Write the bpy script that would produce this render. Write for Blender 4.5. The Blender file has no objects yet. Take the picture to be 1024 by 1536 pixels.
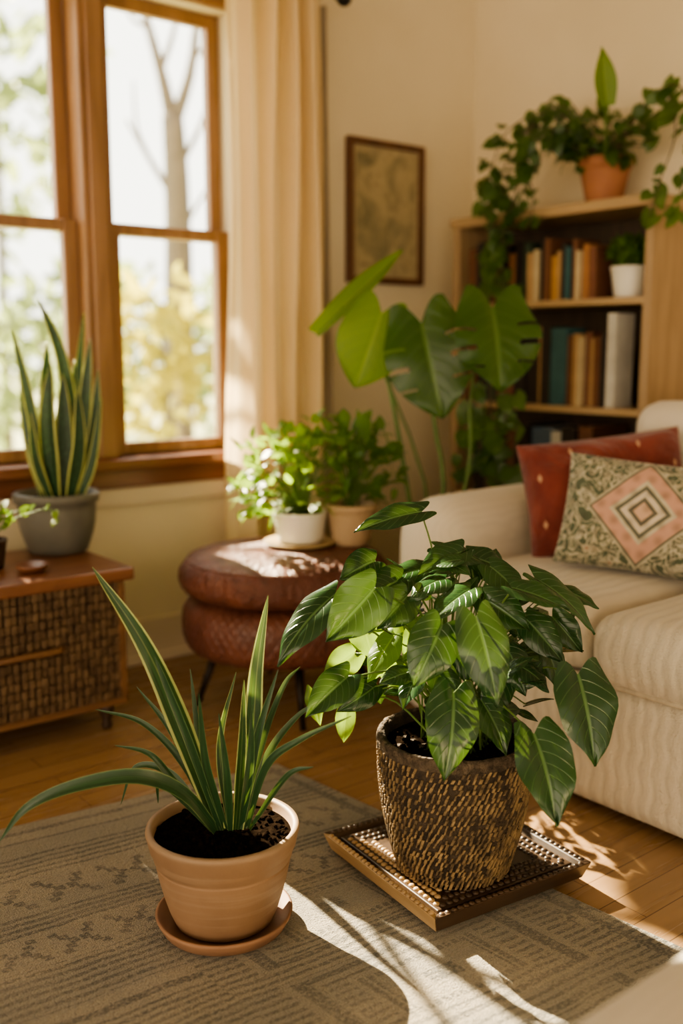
import bpy, bmesh, math, random
from mathutils import Vector, Matrix
random.seed(7)
S=bpy.context.scene; COL=S.collection; PI=math.pi
V=Vector
# ---------------------------------------------------------------- camera geometry
H=1.05; F=1531.0; P=math.atan(248/1531); A=math.radians(39)
FW=V((math.sin(A),math.cos(A),0)); RT=V((math.cos(A),-math.sin(A),0)); UP=V((0,0,1))
CAM=V((0,0,H))
def ray(px,py):
    u=(px-512)/F; v=(py-768)/F
    fw=math.cos(P)-v*math.sin(P)
    return RT*(u/fw)+FW-UP*((math.sin(P)+v*math.cos(P))/fw)
def at(px,py,d): return CAM+ray(px,py)*d
def onz(px,py,z):
    r=ray(px,py); return CAM+r*((z-H)/r.z)
def onx(px,py,x):
    r=ray(px,py); return CAM+r*(x/r.x)
def ony(px,py,y):
    r=ray(px,py); return CAM+r*(y/r.y)
cam=bpy.data.cameras.new('camera'); co=bpy.data.objects.new('camera',cam); COL.objects.link(co)
co.location=CAM; co.rotation_euler=(math.radians(90)-P,0,-A)
cam.sensor_fit='VERTICAL'; cam.sensor_height=36; cam.sensor_width=24; cam.lens=F/1536*36
cam.clip_start=.02; cam.dof.use_dof=True; cam.dof.focus_distance=1.88; cam.dof.aperture_fstop=1.4
S.camera=co
try:
    S.view_settings.view_transform='AgX'; S.view_settings.look='AgX - Medium High Contrast'
    S.view_settings.exposure=0.5
except Exception as e: print(e)

# ---------------------------------------------------------------- node helpers
class E:
    def __init__(s,nt,sk): s.nt=nt; s.s=sk
    def o(s,op,b=None,c=None):
        n=s.nt.n('ShaderNodeMath'); n.operation=op; s.nt.put(n.inputs[0],s)
        if b is not None: s.nt.put(n.inputs[1],b)
        if c is not None: s.nt.put(n.inputs[2],c)
        return E(s.nt,n.outputs[0])
    def __add__(s,b): return s.o('ADD',b)
    __radd__=__add__
    def __sub__(s,b): return s.o('SUBTRACT',b)
    def __rsub__(s,b): return (s*-1.0)+b
    def __mul__(s,b): return s.o('MULTIPLY',b)
    __rmul__=__mul__
    def __truediv__(s,b): return s.o('DIVIDE',b)
    def abs(s): return s.o('ABSOLUTE')
    def fr(s): return s.o('FRACT')
    def sin(s): return s.o('SINE')
    def lt(s,b): return s.o('LESS_THAN',b)
    def gt(s,b): return s.o('GREATER_THAN',b)
    def mx(s,b): return s.o('MAXIMUM',b)
    def mn(s,b): return s.o('MINIMUM',b)
    def bw(s,a,b): return s.gt(a)*s.lt(b)
    def ss(s,a,b,lo=0.,hi=1.):
        n=s.nt.n('ShaderNodeMapRange'); n.interpolation_type='SMOOTHSTEP'
        s.nt.put(n.inputs[0],s)
        for i,x in enumerate((a,b,lo,hi)): n.inputs[i+1].default_value=x
        return E(s.nt,n.outputs[0])
class NT:
    def __init__(s,name,world=False):
        if world: m=bpy.data.worlds.new(name)
        else: m=bpy.data.materials.new(name)
        m.use_nodes=True; s.m=m; s.t=m.node_tree; s.t.nodes.clear()
        s.out=s.n('ShaderNodeOutputWorld' if world else 'ShaderNodeOutputMaterial'); s._tc=None
    def n(s,ty): return s.t.nodes.new(ty)
    def put(s,sock,val):
        if isinstance(val,E): s.t.links.new(val.s,sock)
        elif isinstance(val,bpy.types.NodeSocket): s.t.links.new(val,sock)
        else:
            if isinstance(val,(tuple,list)) and len(val)==3 and sock.type=='RGBA': val=tuple(val)+(1,)
            sock.default_value=val
    def tc(s,k='Object'):
        if s._tc is None: s._tc=s.n('ShaderNodeTexCoord')
        return s._tc.outputs[k]
    def xyz(s,k='Object'):
        n=s.n('ShaderNodeSeparateXYZ'); s.put(n.inputs[0],s.tc(k))
        return [E(s,o) for o in n.outputs]
    def vec(s,k='Object',scale=(1,1,1),rot=(0,0,0)):
        n=s.n('ShaderNodeMapping'); s.put(n.inputs[0],s.tc(k)); n.inputs['Scale'].default_value=scale; n.inputs['Rotation'].default_value=rot
        return n.outputs[0]
    def noise(s,scale,detail=3,k='Object',st=(1,1,1),rough=.55,dist=0):
        n=s.n('ShaderNodeTexNoise'); s.put(n.inputs['Vector'],s.vec(k,st)); n.inputs['Scale'].default_value=scale
        n.inputs['Detail'].default_value=detail; n.inputs['Roughness'].default_value=rough; n.inputs['Distortion'].default_value=dist
        return E(s,n.outputs[0])
    def voro(s,scale,k='Object',st=(1,1,1),feat='F1',out='Distance'):
        n=s.n('ShaderNodeTexVoronoi'); n.feature=feat; s.put(n.inputs['Vector'],s.vec(k,st)); n.inputs['Scale'].default_value=scale
        return E(s,n.outputs[out])
    def mix(s,f,a,b):
        n=s.n('ShaderNodeMix'); n.data_type='RGBA'; s.put(n.inputs[0],f); s.put(n.inputs[6],a); s.put(n.inputs[7],b)
        return n.outputs[2]
    def bsdf(s,col,rough=.5,spec=.5,bump=None,bs=.3,bd=.01,sheen=0,coat=0,metal=0):
        n=s.n('ShaderNodeBsdfPrincipled'); s.put(n.inputs['Base Color'],col); s.put(n.inputs['Roughness'],rough)
        n.inputs['Specular IOR Level'].default_value=spec; n.inputs['Sheen Weight'].default_value=sheen
        n.inputs['Coat Weight'].default_value=coat; n.inputs['Metallic'].default_value=metal
        if bump is not None:
            b=s.n('ShaderNodeBump'); b.inputs['Strength'].default_value=bs; b.inputs['Distance'].default_value=bd
            s.put(b.inputs['Height'],bump); s.put(n.inputs['Normal'],b.outputs[0])
        return n.outputs[0]
    def mixs(s,f,a,b):
        n=s.n('ShaderNodeMixShader'); s.put(n.inputs[0],f); s.put(n.inputs[1],a); s.put(n.inputs[2],b); return n.outputs[0]
    def end(s,sh): s.put(s.out.inputs[0],sh); return s.m
def plain(name,c1,c2=None,sc=12,rough=.6,bump=.15,bsc=None,st=(1,1,1),spec=.4,sheen=0,bd=.004,coat=0,metal=0):
    t=NT(name); c2=c2 or tuple(x*.75 for x in c1)
    f=t.noise(sc,4,st=st).ss(.3,.7); col=t.mix(f,c1,c2)
    return t.end(t.bsdf(col,rough,spec,t.noise(bsc or sc*6,3,st=st),bump,bd,sheen,coat,metal))
def wood(name,c1,c2,axis='x',rough=.4,sc=6):
    t=NT(name); st={'x':(.08,1,1),'y':(1,.08,1),'z':(1,1,.08)}[axis]
    n1=t.noise(sc*5,4,st=st,dist=.6); n2=t.noise(sc,2)
    col=t.mix(n1.ss(.3,.7),c1,c2); col=t.mix(n2*.35,col,tuple(x*.6 for x in c2))
    return t.end(t.bsdf(col,rough,.5,n1,.15,.003))
def leafmat(name,base,vein,young,trans=.35,rough=.32,nv=9,vs=.6,sc=6,tc=(.42,.62,.06)):
    t=NT(name); u,v,_=t.xyz('UV'); mid=(u-.5).abs()
    rib=mid.ss(.012,.045,1,0)
    side=((v*nv-mid*5.0).fr()-.5).abs().ss(.0,.08,1,0)*(mid.lt(.46))*vs
    mask=rib.mx(side)
    col=t.mix(t.noise(sc,2).ss(.38,.68),base,young); col=t.mix(mask*.75,col,vein)
    tcol=t.mix(.6,col,tc)
    tr=t.n('ShaderNodeBsdfTranslucent'); t.put(tr.inputs[0],tcol)
    b=t.bsdf(col,rough,.5,mask*-1.0+t.noise(40,2)*.3,.4,.004)
    return t.end(t.mixs(trans,b,tr.outputs[0]))
def stripleaf(name,base,edge,e0,bands=False,trans=.3,core=.2):
    t=NT(name); u,v,_=t.xyz('UV'); mid=(u-.5).abs()
    n=t.noise(3,3,k='UV',st=(9,1,1))
    if bands:
        w=t.noise(9,3,k='UV',st=(.7,4,1),dist=.8).ss(.45,.6); col=t.mix(w*.6,base,tuple(min(1,x*2.6) for x in base))
    else: col=t.mix(n.ss(.45,.62),base,tuple(x*1.8 for x in base))
    col=t.mix(mid.ss(e0,e0+.05),col,edge)
    if not bands: col=t.mix(mid.ss(.0,.06,core,0),col,edge)
    tr=t.n('ShaderNodeBsdfTranslucent'); t.put(tr.inputs[0],t.mix(.4,col,(.35,.5,.07)))
    return t.end(t.mixs(trans,t.bsdf(col,.33,.5,n,.15,.003),tr.outputs[0]))

M={}
M['wall']=plain('cream_plaster',(.76,.66,.48),(.73,.63,.45),3,.85,.08,60)
M['ceil']=plain('ceiling_paint',(.78,.72,.6),None,3,.9,.05,60)
M['base']=plain('cream_trim_paint',(.72,.62,.47),(.68,.58,.43),4,.5,.05)
M['wwood']=wood('window_wood',(.40,.225,.12),(.27,.145,.07),'z',.35)
M['wwoodx']=wood('window_wood_across',(.40,.225,.12),(.27,.145,.07),'x',.35)
M['sill']=wood('sill_wood',(.29,.125,.065),(.19,.073,.037),'x',.3)
M['shelf']=wood('oak_shelf',(.52,.37,.21),(.42,.285,.15),'y',.45)
M['shelfz']=wood('shaded_oak_upright',(.46,.315,.18),(.34,.225,.12),'z',.45)  # side panels: same oak as the shelves, shade put into a darker tone
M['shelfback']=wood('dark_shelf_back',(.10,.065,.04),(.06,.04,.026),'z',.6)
M['tabletop']=wood('table_wood',(.27,.12,.06),(.18,.073,.037),'x',.3)
M['darkwood']=wood('dark_wood',(.075,.04,.022),(.035,.02,.012),'x',.45)
M['wicker']=plain('wicker',(.165,.105,.057),(.085,.05,.027),30,.6,.3,200)
M['wickerdark']=plain('dark_wicker',(.035,.02,.012),None,20,.8,.2)  # dark brown wicker body behind the woven bars
M['handle']=wood('handle_wood',(.24,.125,.06),(.15,.073,.033),'x',.4)
M['iron']=plain('dark_iron',(.03,.022,.018),None,20,.45,.1,metal=.6)
M['grey_pot']=plain('grey_glaze',(.165,.16,.14),(.12,.118,.105),8,.4,.08)
M['white_pot']=plain('white_glaze',(.78,.75,.68),(.72,.68,.60),8,.3,.04)
M['tan_pot']=plain('tan_clay',(.44,.31,.19),(.36,.25,.15),8,.6,.15)
M['soil']=plain('soil',(.014,.0095,.0065),(.006,.004,.003),90,1.0,.6,120,bd=.004,spec=0)
M['terra']=plain('terracotta',(.38,.165,.085),(.29,.12,.063),7,.7,.15,80)
M['saucer']=plain('tan_clay_saucer',(.31,.175,.105),(.24,.13,.078),7,.65,.15,80)
M['saucerwood']=wood('pale_saucer_wood',(.55,.41,.22),(.44,.31,.16),'x',.4)
M['paper']=plain('book_paper',(.7,.62,.46),None,40,.8,.2,st=(1,1,1))
def fabric(name,c1,c2,rib=70,axis='y',bs=.5,dark=.35):
    t=NT(name); x,y,z=t.xyz('Object')
    w={'x':x,'y':y,'z':z}[axis]
    wob=t.noise(9,2)*.02+(z*75).sin()*.004
    r=((w+wob)*rib).sin()*.5+.5
    fine=t.noise(260,2)
    col=t.mix(t.noise(5,3).ss(.3,.7),c1,c2); col=t.mix(fine*.25,col,tuple(k*.6 for k in c2)); col=t.mix(r.ss(0,.45,dark,0),col,tuple(k*.6 for k in c2))
    return t.end(t.bsdf(col,.9,.15,r*.6+fine*.6,bs,.006,.25))
M['linen']=fabric('ribbed_linen',(.70,.63,.525),(.64,.57,.465),190,'y',.8,.28)
M['linenp']=fabric('plain_linen',(.72,.65,.55),(.67,.60,.495),420,'y',.25,.12)
M['piping']=plain('linen_piping',(.56,.49,.39),None,40,.9,.2)
def leather():
    t=NT('brown_leather'); x,y,z=t.xyz('Object'); n=t.noise(9,4); c=t.voro(160); w=t.noise(16,4,k='UV',st=(5,.6,1)); k=t.noise(14,4,dist=1.2)
    col=t.mix(n.ss(.3,.7),(.195,.070,.044),(.11,.040,.027)); col=t.mix(w.ss(.52,.7)*.5,col,(.06,.024,.017)); col=t.mix((k-.5).abs().ss(0,.03,.5,0),col,(.07,.027,.019))
    return t.end(t.bsdf(col,n.ss(.2,.8,.32,.52),.4,c*.3+n*.6+w*1.5+k*1.6,.8,.010))
M['leather']=leather()
def quilt():
    t=NT('quilted_leather'); u,v,_=t.xyz('UV'); w=t.noise(16,4,k='UV',st=(4,.6,1))
    a=((u*60+v*7).fr()-.5).abs(); b=((u*60-v*7).fr()-.5).abs()
    g=a.mn(b).ss(0,.25); n=t.noise(12,3)
    col=t.mix(n.ss(.3,.7),(.17,.062,.040),(.11,.040,.028)); col=t.mix(g.ss(0,1,.22,0),col,(.06,.022,.016))
    return t.end(t.bsdf(col,.42,.45,g*.4+w*1.0,.6,.008))
M['quilt']=quilt()
def curtain_mat(name,c,tr=.35):
    t=NT(name); n=t.noise(220,2,st=(1,1,.3)); col=t.mix(n*.3,c,tuple(x*.85 for x in c))
    b=t.bsdf(col,.9,.1,n,.2,.002,.2); tl=t.n('ShaderNodeBsdfTranslucent'); t.put(tl.inputs[0],col)
    return t.end(t.mixs(tr,b,tl.outputs[0]))
M['curtain']=curtain_mat('cream_curtain_cloth',(.90,.735,.48),.38)
M['sheer']=curtain_mat('grey_curtain_cloth',(.52,.45,.35),.3)
def floor_mat():
    t=NT('oak_planks')
    b=t.n('ShaderNodeTexBrick'); t.put(b.inputs['Vector'],t.vec('Object'))
    b.offset=.37; b.inputs['Scale'].default_value=1; b.inputs['Mortar Size'].default_value=.0012
    b.inputs['Brick Width'].default_value=.95; b.inputs['Row Height'].default_value=.072
    b.inputs['Color1'].default_value=(.40,.25,.13,1); b.inputs['Color2'].default_value=(.32,.195,.098,1); b.inputs['Mortar'].default_value=(.12,.07,.04,1)
    g=t.noise(30,5,st=(.06,1,1),dist=.5)
    col=t.mix(g.ss(.3,.72)*.5,b.outputs[0],(.23,.135,.068))
    return t.end(t.bsdf(col,g.ss(.2,.8,.18,.32),.5,E(t,b.outputs['Fac'])*-1.0+g*.2,.2,.003))
M['floor']=floor_mat()
def rug_mat():
    t=NT('woven_rug'); x,s,_=t.xyz('UV')       # metres: x from the right edge, s from the far edge
    wob=t.noise(5,2,k='UV')*.03; s=s+wob-.015
    def thin(f,a,b,d=.55): return ((s*f).fr().gt(d))*s.bw(a,b)
    def blocks(a,b,fx,off=0.):
        h=(b-a); k=((s-a)/h); st=((k*5).o('FLOOR')-2).abs()*.11
        return ((x*fx+off).fr()-.5).abs().bw(st+.02,st+.18)*s.bw(a,b)
    st=thin(52,.14,.24).mx(blocks(.26,.35,8)).mx(thin(58,.37,.43,.45)).mx(blocks(.445,.52,9.5,.3)).mx(thin(54,.535,.66,.5)).mx(s.bw(.69,.705)).mx(thin(62,.72,.85,.5)).mx(blocks(.865,.945,8,.2)).mx(thin(56,.96,1.22,.5)).mx(s.bw(1.25,1.265)).mx(blocks(1.285,1.36,9)).mx(thin(58,1.385,2.4))
    st=st.mx(s.bw(.03,.045)).mx(s.bw(.08,.088))
    a=((s*3.6+.2).fr()-.5).abs()*2; b=((x-.36).abs())/.27
    r=a.mx(b); bx=r.bw(.70,.80); bx2=r.bw(.37,.46)*((x*60).fr().gt(.3)); core=r.lt(.12)
    colm=x.bw(.07,.66)*(s.gt(.52))
    edge=((x-.035).abs()).lt(.01)
    fill=((s*56).fr().gt(.55))*(r.gt(.86)).mx((s*56).fr().gt(.6)*r.bw(.5,.66))
    m=st*(1-colm)+(bx.mx(bx2).mx(core).mx(fill))*colm*.85
    m=m.mx(edge)
    fib=t.noise(330,2,k='UV'); brk=t.noise(120,3,k='UV',st=(1,1.4,1),rough=.65); big=t.noise(6,4,k='UV')
    m=m*brk.ss(.30,.58)*big.ss(.3,.6,.55,1)
    base=t.mix(big.ss(.3,.7),(.46,.395,.305),(.35,.31,.25))
    band=((s*4.2+.2).fr().gt(.55))*.4
    base=t.mix(band,base,(.25,.24,.215))
    base=t.mix(fib.ss(.3,.75)*.6,base,(.18,.155,.125))
    base=t.mix(brk.ss(.42,.66)*.55,base,(.19,.18,.155))
    col=t.mix(m*.82,base,(.048,.053,.054))
    return t.end(t.bsdf(col,.95,.1,fib+brk*.8,1.0,.008,.3))
M['rug']=rug_mat()
def pillow_pattern():
    t=NT('damask_weave'); x,y,z=t.xyz('Object')
    d=x.abs()/.130+z.abs()/.130
    n=t.noise(22,2,dist=1.9); v=t.voro(17,feat='SMOOTH_F1')
    dm=((n-.5).abs().ss(.025,.06)); col=t.mix(dm,(.46,.41,.31),(.095,.115,.075))
    col=t.mix(n.ss(.60,.64),col,(.42,.37,.265)); col=t.mix(v.ss(.12,.16,.8,0),col,(.46,.39,.28)); col=t.mix(v.ss(.05,.07,.8,0),col,(.32,.13,.075))
    def ring(c,lo,hi,cc):
        return t.mix(d.gt(lo)*(d.lt(hi)),c,cc)
    col=ring(col,0,1.06,(.44,.39,.29)); col=ring(col,0,1.0,(.12,.13,.095)); col=ring(col,0,.95,(.52,.31,.24))
    col=ring(col,0,.62,(.50,.45,.34)); col=ring(col,0,.52,(.14,.14,.11)); col=ring(col,0,.42,(.58,.50,.39)); col=ring(col,0,.28,(.14,.13,.10)); col=ring(col,0,.18,(.55,.37,.27))
    f=t.noise(260,2); zz=((x*170).sin()*.5+.5)*((z*170).sin()*.5+.5)
    col=t.mix(zz*.35,col,(.07,.06,.045))
    return t.end(t.bsdf(col,.9,.1,f+zz,.5,.003,.2))
M['damask']=pillow_pattern()
def red_pillow():
    t=NT('red_cloth'); x,y,z=t.xyz('Object')
    a=((x*11+.5).fr()-.5).abs(); b=((z*8+((x*11+.5).o('FLOOR'))*.5).fr()-.5).abs()
    dot=(a*1.5+b).lt(.10); w=t.noise(6,3,dist=.8)
    col=t.mix(t.noise(10,3).ss(.3,.7),(.215,.050,.037),(.135,.030,.025)); col=t.mix(dot*.8,col,(.55,.34,.21))
    return t.end(t.bsdf(col,.85,.15,t.noise(300,2)*.15+w*2.4,.8,.02,.3))
M['red']=red_pillow()
def art():
    t=NT('old_map_print'); n=t.noise(7,5,dist=.8); m=t.noise(18,4)
    col=t.mix(n.ss(.42,.62),(.42,.34,.20),(.24,.21,.125)); col=t.mix(m.ss(.5,.75)*.6,col,(.48,.38,.22))
    li=((n*9).fr()-.5).abs().ss(0,.08,.6,0); col=t.mix(li,col,(.14,.10,.055))
    return t.end(t.bsdf(col,.6,.3))
M['art']=art()
M['mat']=plain('picture_mount',(.46,.37,.22),None,20,.8,.05)
M['frame']=wood('picture_frame_wood',(.17,.07,.03),(.10,.04,.018),'z',.35)
M['bark_pot']=plain('dark_fibre',(.06,.042,.029),(.024,.017,.013),40,.9,.8,120,bd=.008)
M['strand']=plain('golden_fibre',(.27,.185,.095),(.065,.045,.027),45,.8,.8,160)
M['rimfibre']=plain('grey_brown_fibre',(.12,.088,.062),(.045,.033,.024),60,.95,1.0,120,bd=.01)
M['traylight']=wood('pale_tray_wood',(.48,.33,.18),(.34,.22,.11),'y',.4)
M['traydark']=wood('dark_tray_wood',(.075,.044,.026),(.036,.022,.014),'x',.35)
def pot1():
    t=NT('tan_stoneware'); x,y,z=t.xyz('Object'); n=t.noise(5,4); r=t.noise(4,3,st=(1,1,14))
    col=t.mix(n.ss(.3,.7),(.30,.185,.11),(.22,.132,.078)); col=t.mix(r.ss(.5,.7)*.5,col,(.35,.24,.16))
    col=t.mix(z.ss(.165,.19)*.5,col,(.33,.26,.19))
    return t.end(t.bsdf(col,.55,.4,r+t.noise(90,2)*.5,.2,.003))
M['pot1']=pot1()
M['rod']=plain('black_metal',(.015,.014,.013),None,20,.4,.05)
M['bark']=plain('pale_bark',(.19,.165,.145),(.14,.125,.11),8,.9,.4,30)
M['lawn']=plain('sunlit_grass',(.38,.38,.24),(.29,.32,.18),2,.95,.3)
M['leaf_heart']=leafmat('glossy_dark_leaf',(.013,.042,.015),(.10,.19,.065),(.027,.073,.020),.09,.21,8,.55,tc=(.2,.34,.045))
M['leaf_bright']=leafmat('backlit_leaf',(.08,.16,.026),(.25,.38,.08),(.12,.215,.034),.42,.35,8,.4)  # heart leaves seen against the window: backlight put into a brighter colour
M['leaf_bush']=leafmat('bush_leaf',(.14,.26,.035),(.24,.36,.09),(.24,.37,.05),.52,.35,5,.1)
M['leaf_bush2']=leafmat('dull_bush_leaf',(.07,.155,.032),(.16,.24,.07),(.13,.235,.045),.45,.35,5,.1)
M['leaf_pothos']=leafmat('vine_leaf',(.036,.085,.021),(.12,.2,.06),(.085,.155,.034),.32,.33,5,.1)
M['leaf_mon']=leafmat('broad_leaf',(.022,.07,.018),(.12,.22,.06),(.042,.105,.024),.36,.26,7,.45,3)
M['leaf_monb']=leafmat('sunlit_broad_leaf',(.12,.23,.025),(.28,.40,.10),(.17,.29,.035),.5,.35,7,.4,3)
M['strap']=stripleaf('striped_strap_leaf',(.017,.050,.017),(.38,.42,.16),.36,False,.14,.3)
M['strapdark']=stripleaf('dark_strap_leaf',(.015,.044,.018),(.13,.19,.075),.42,False,.10,.08)
M['snake']=stripleaf('banded_sword_leaf',(.018,.05,.02),(.58,.60,.18),.38,True,.22)
M['stem']=plain('green_stem',(.12,.20,.05),(.09,.15,.035),20,.5,.1)
M['stembrown']=plain('brown_stem',(.12,.09,.05),None,20,.7,.2)
M['out1']=leafmat('yellow_shrub_leaf',(.42,.38,.07),(.5,.5,.2),(.52,.46,.12),.5,.6,3,.1,.8,(.55,.52,.12))
M['out2']=leafmat('pale_tree_leaf',(.21,.27,.13),(.3,.35,.2),(.31,.35,.17),.5,.6,3,.1,.6,(.34,.42,.17))
def glass():
    t=NT('window_glass'); tr=t.n('ShaderNodeBsdfTransparent'); tr.inputs[0].default_value=(.97,.98,.97,1)
    g=t.n('ShaderNodeBsdfGlossy'); g.inputs['Roughness'].default_value=.02
    return t.end(t.mixs(.03,tr.outputs[0],g.outputs[0]))
M['glass']=glass()

# ---------------------------------------------------------------- mesh helpers
class MB:
    def __init__(s): s.v=[];s.f=[];s.uv=[];s.mi=[]
    def add(s,vs,fs,uv=None,mi=0):
        o=len(s.v); s.v+= [V(p) for p in vs]; s.uv+= (uv or [(0,0)]*len(vs))
        for f in fs: s.f.append(tuple(i+o for i in f)); s.mi.append(mi)
    def build(s,name,mats,parent=None,origin=None,smooth=True,bevel=0,recalc=True,solid=0,local=False,sharp=False):
        if not isinstance(mats,(list,tuple)): mats=[mats]
        org=V((0,0,0))
        if not local:
            if parent is not None:
                p=parent
                while p: org=org+V(p.location); p=p.parent
            elif origin is not None: org=V(origin)
        me=bpy.data.meshes.new(name); me.from_pydata([tuple(p-org) for p in s.v],[],s.f)
        ul=me.uv_layers.new(name='UVMap')
        for l in me.loops: ul.data[l.index].uv=s.uv[l.vertex_index]
        for m in mats: me.materials.append(m)
        for p,i in zip(me.polygons,s.mi): p.material_index=i; p.use_smooth=smooth
        if recalc:
            b=bmesh.new(); b.from_mesh(me); bmesh.ops.recalc_face_normals(b,faces=b.faces); b.to_mesh(me); b.free()
        ob=bpy.data.objects.new(name,me); COL.objects.link(ob)
        if parent is not None: ob.parent=parent
        elif origin is not None: ob.location=origin
        if bevel:
            md=ob.modifiers.new('bevel','BEVEL'); md.width=bevel; md.segments=2; md.limit_method='ANGLE'; md.angle_limit=.7
        if solid:
            md=ob.modifiers.new('solid','SOLIDIFY'); md.thickness=solid; md.offset=0
        return ob
def thing(name,label,cat,loc=(0,0,0),rotz=0,group=None):
    o=bpy.data.objects.new(name,None); COL.objects.link(o); o.location=loc; o.rotation_euler=(0,0,rotz); o.empty_display_size=.05
    o['label']=label; o['category']=cat
    if group: o['group']=group
    return o
def tag(o,label,cat,group=None):
    o['label']=label; o['category']=cat
    if group: o['group']=group
    return o
def struct(o): o['kind']='structure'; return o
def box(mb,x0,x1,y0,y1,z0,z1,mi=0):
    vs=[(x,y,z) for z in (z0,z1) for y in (y0,y1) for x in (x0,x1)]
    mb.add(vs,[(0,2,3,1),(4,5,7,6),(0,1,5,4),(2,6,7,3),(0,4,6,2),(1,3,7,5)],[(v[0],v[2]) for v in vs],mi)
def obox(mb,c,ax,ay,az,mi=0):
    c=V(c); vs=[c+ax*i+ay*j+az*k for k in (-1,1) for j in (-1,1) for i in (-1,1)]
    mb.add(vs,[(0,2,3,1),(4,5,7,6),(0,1,5,4),(2,6,7,3),(0,4,6,2),(1,3,7,5)],None,mi)
def lathe(mb,cx,cy,prof,seg=56,mi=0,fn=None):
    vs=[];uv=[];n=len(prof)
    for j,(r,z) in enumerate(prof):
        for i in range(seg):
            a=2*PI*i/seg; rr=r if fn is None else fn(r,z,a)
            vs.append((cx+rr*math.cos(a),cy+rr*math.sin(a),z)); uv.append((i/seg,j/(n-1)))
    fs=[(j*seg+i,j*seg+(i+1)%seg,(j+1)*seg+(i+1)%seg,(j+1)*seg+i) for j in range(n-1) for i in range(seg)]
    fs.append(tuple(range(seg))[::-1]); fs.append(tuple((n-1)*seg+i for i in range(seg)))
    mb.add(vs,fs,uv,mi)
def crv(pts,n):
    pts=[V(p) for p in pts]
    if len(pts)==2: return [pts[0].lerp(pts[1],i/(n-1)) for i in range(n)]
    q=[pts[0]*2-pts[1]]+pts+[pts[-1]*2-pts[-2]]; out=[]
    m=len(pts)-1
    for i in range(n):
        t=i/(n-1)*m; k=min(int(t),m-1); t-=k
        a,b,c,d=q[k:k+4]
        out.append(.5*((2*b)+(c-a)*t+(2*a-5*b+4*c-d)*t*t+(3*b-a-3*c+d)*t**3))
    return out
def tube(mb,pts,r0,r1=None,seg=7,mi=0):
    r1=r0 if r1 is None else r1; n=len(pts); pts=[V(p) for p in pts]; vs=[]
    T=(pts[1]-pts[0]).normalized(); N=T.orthogonal().normalized()
    for i,p in enumerate(pts):
        T=(pts[min(i+1,n-1)]-pts[max(i-1,0)]).normalized(); N=(N-T*N.dot(T)).normalized(); B=T.cross(N)
        r=r0+(r1-r0)*i/(n-1)
        for k in range(seg):
            a=2*PI*k/seg; vs.append(p+N*r*math.cos(a)+B*r*math.sin(a))
    fs=[(i*seg+k,i*seg+(k+1)%seg,(i+1)*seg+(k+1)%seg,(i+1)*seg+k) for i in range(n-1) for k in range(seg)]
    fs.append(tuple(range(seg))[::-1]); fs.append(tuple((n-1)*seg+k for k in range(seg)))
    mb.add(vs,fs,None,mi)
def ball(mb,c,r,seg=10,rings=6,mi=0):
    c=V(c); rx,ry,rz=r if isinstance(r,(tuple,list)) else (r,r,r)
    vs=[c+V((0,0,-rz))]
    for j in range(1,rings):
        p=-PI/2+PI*j/rings
        for i in range(seg):
            a=2*PI*i/seg; vs.append(c+V((rx*math.cos(p)*math.cos(a),ry*math.cos(p)*math.sin(a),rz*math.sin(p))))
    vs.append(c+V((0,0,rz))); L=len(vs)-1
    fs=[(0,1+(i+1)%seg,1+i) for i in range(seg)]
    fs+=[(1+j*seg+i,1+j*seg+(i+1)%seg,1+(j+1)*seg+(i+1)%seg,1+(j+1)*seg+i) for j in range(rings-2) for i in range(seg)]
    fs+=[(L,1+(rings-2)*seg+i,1+(rings-2)*seg+(i+1)%seg) for i in range(seg)]
    mb.add(vs,fs,None,mi)
def rbox(mb,x0,x1,y0,y1,z0,z1,r=.05,n=14,puff=(0,0,0),mi=0,wob=0):
    c=V(((x0+x1)/2,(y0+y1)/2,(z0+z1)/2)); h=V(((x1-x0)/2,(y1-y0)/2,(z1-z0)/2))
    ph=random.random()*9
    for ax in range(3):
        for sg in (-1,1):
            vs=[]
            for j in range(n+1):
                for i in range(n+1):
                    q=V((0,0,0)); q[ax]=sg; q[(ax+1)%3]=math.sin((-1+2*i/n)*PI/2); q[(ax+2)%3]=math.sin((-1+2*j/n)*PI/2)
                    p=V((q.x*h.x,q.y*h.y,q.z*h.z))
                    cl=V([max(-(h[k]-min(r,h[k]*.999)),min(h[k]-min(r,h[k]*.999),p[k])) for k in range(3)])
                    d=p-cl
                    if d.length>1e-9: p=cl+d.normalized()*r
                    for k in range(3):
                        if puff[k]:
                            a,b=(k+1)%3,(k+2)%3
                            w=max(0,1-(p[a]/h[a])**2)*max(0,1-(p[b]/h[b])**2)
                            p[k]+=puff[k]*w*(p[k]/h[k])
                    if wob: p+=p.normalized()*wob*math.sin(p.x*17+ph)*math.sin(p.y*13+ph*2)*math.cos(p.z*15)
                    vs.append(c+p)
            fs=[(j*(n+1)+i,j*(n+1)+i+1,(j+1)*(n+1)+i+1,(j+1)*(n+1)+i) for j in range(n) for i in range(n)]
            mb.add(vs,fs,None,mi)
def weld(o,d=.0006):
    b=bmesh.new(); b.from_mesh(o.data); bmesh.ops.remove_doubles(b,verts=b.verts,dist=d); bmesh.ops.recalc_face_normals(b,faces=b.faces); b.to_mesh(o.data); b.free()
    for p in o.data.polygons: p.use_smooth=True
    return o
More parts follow.
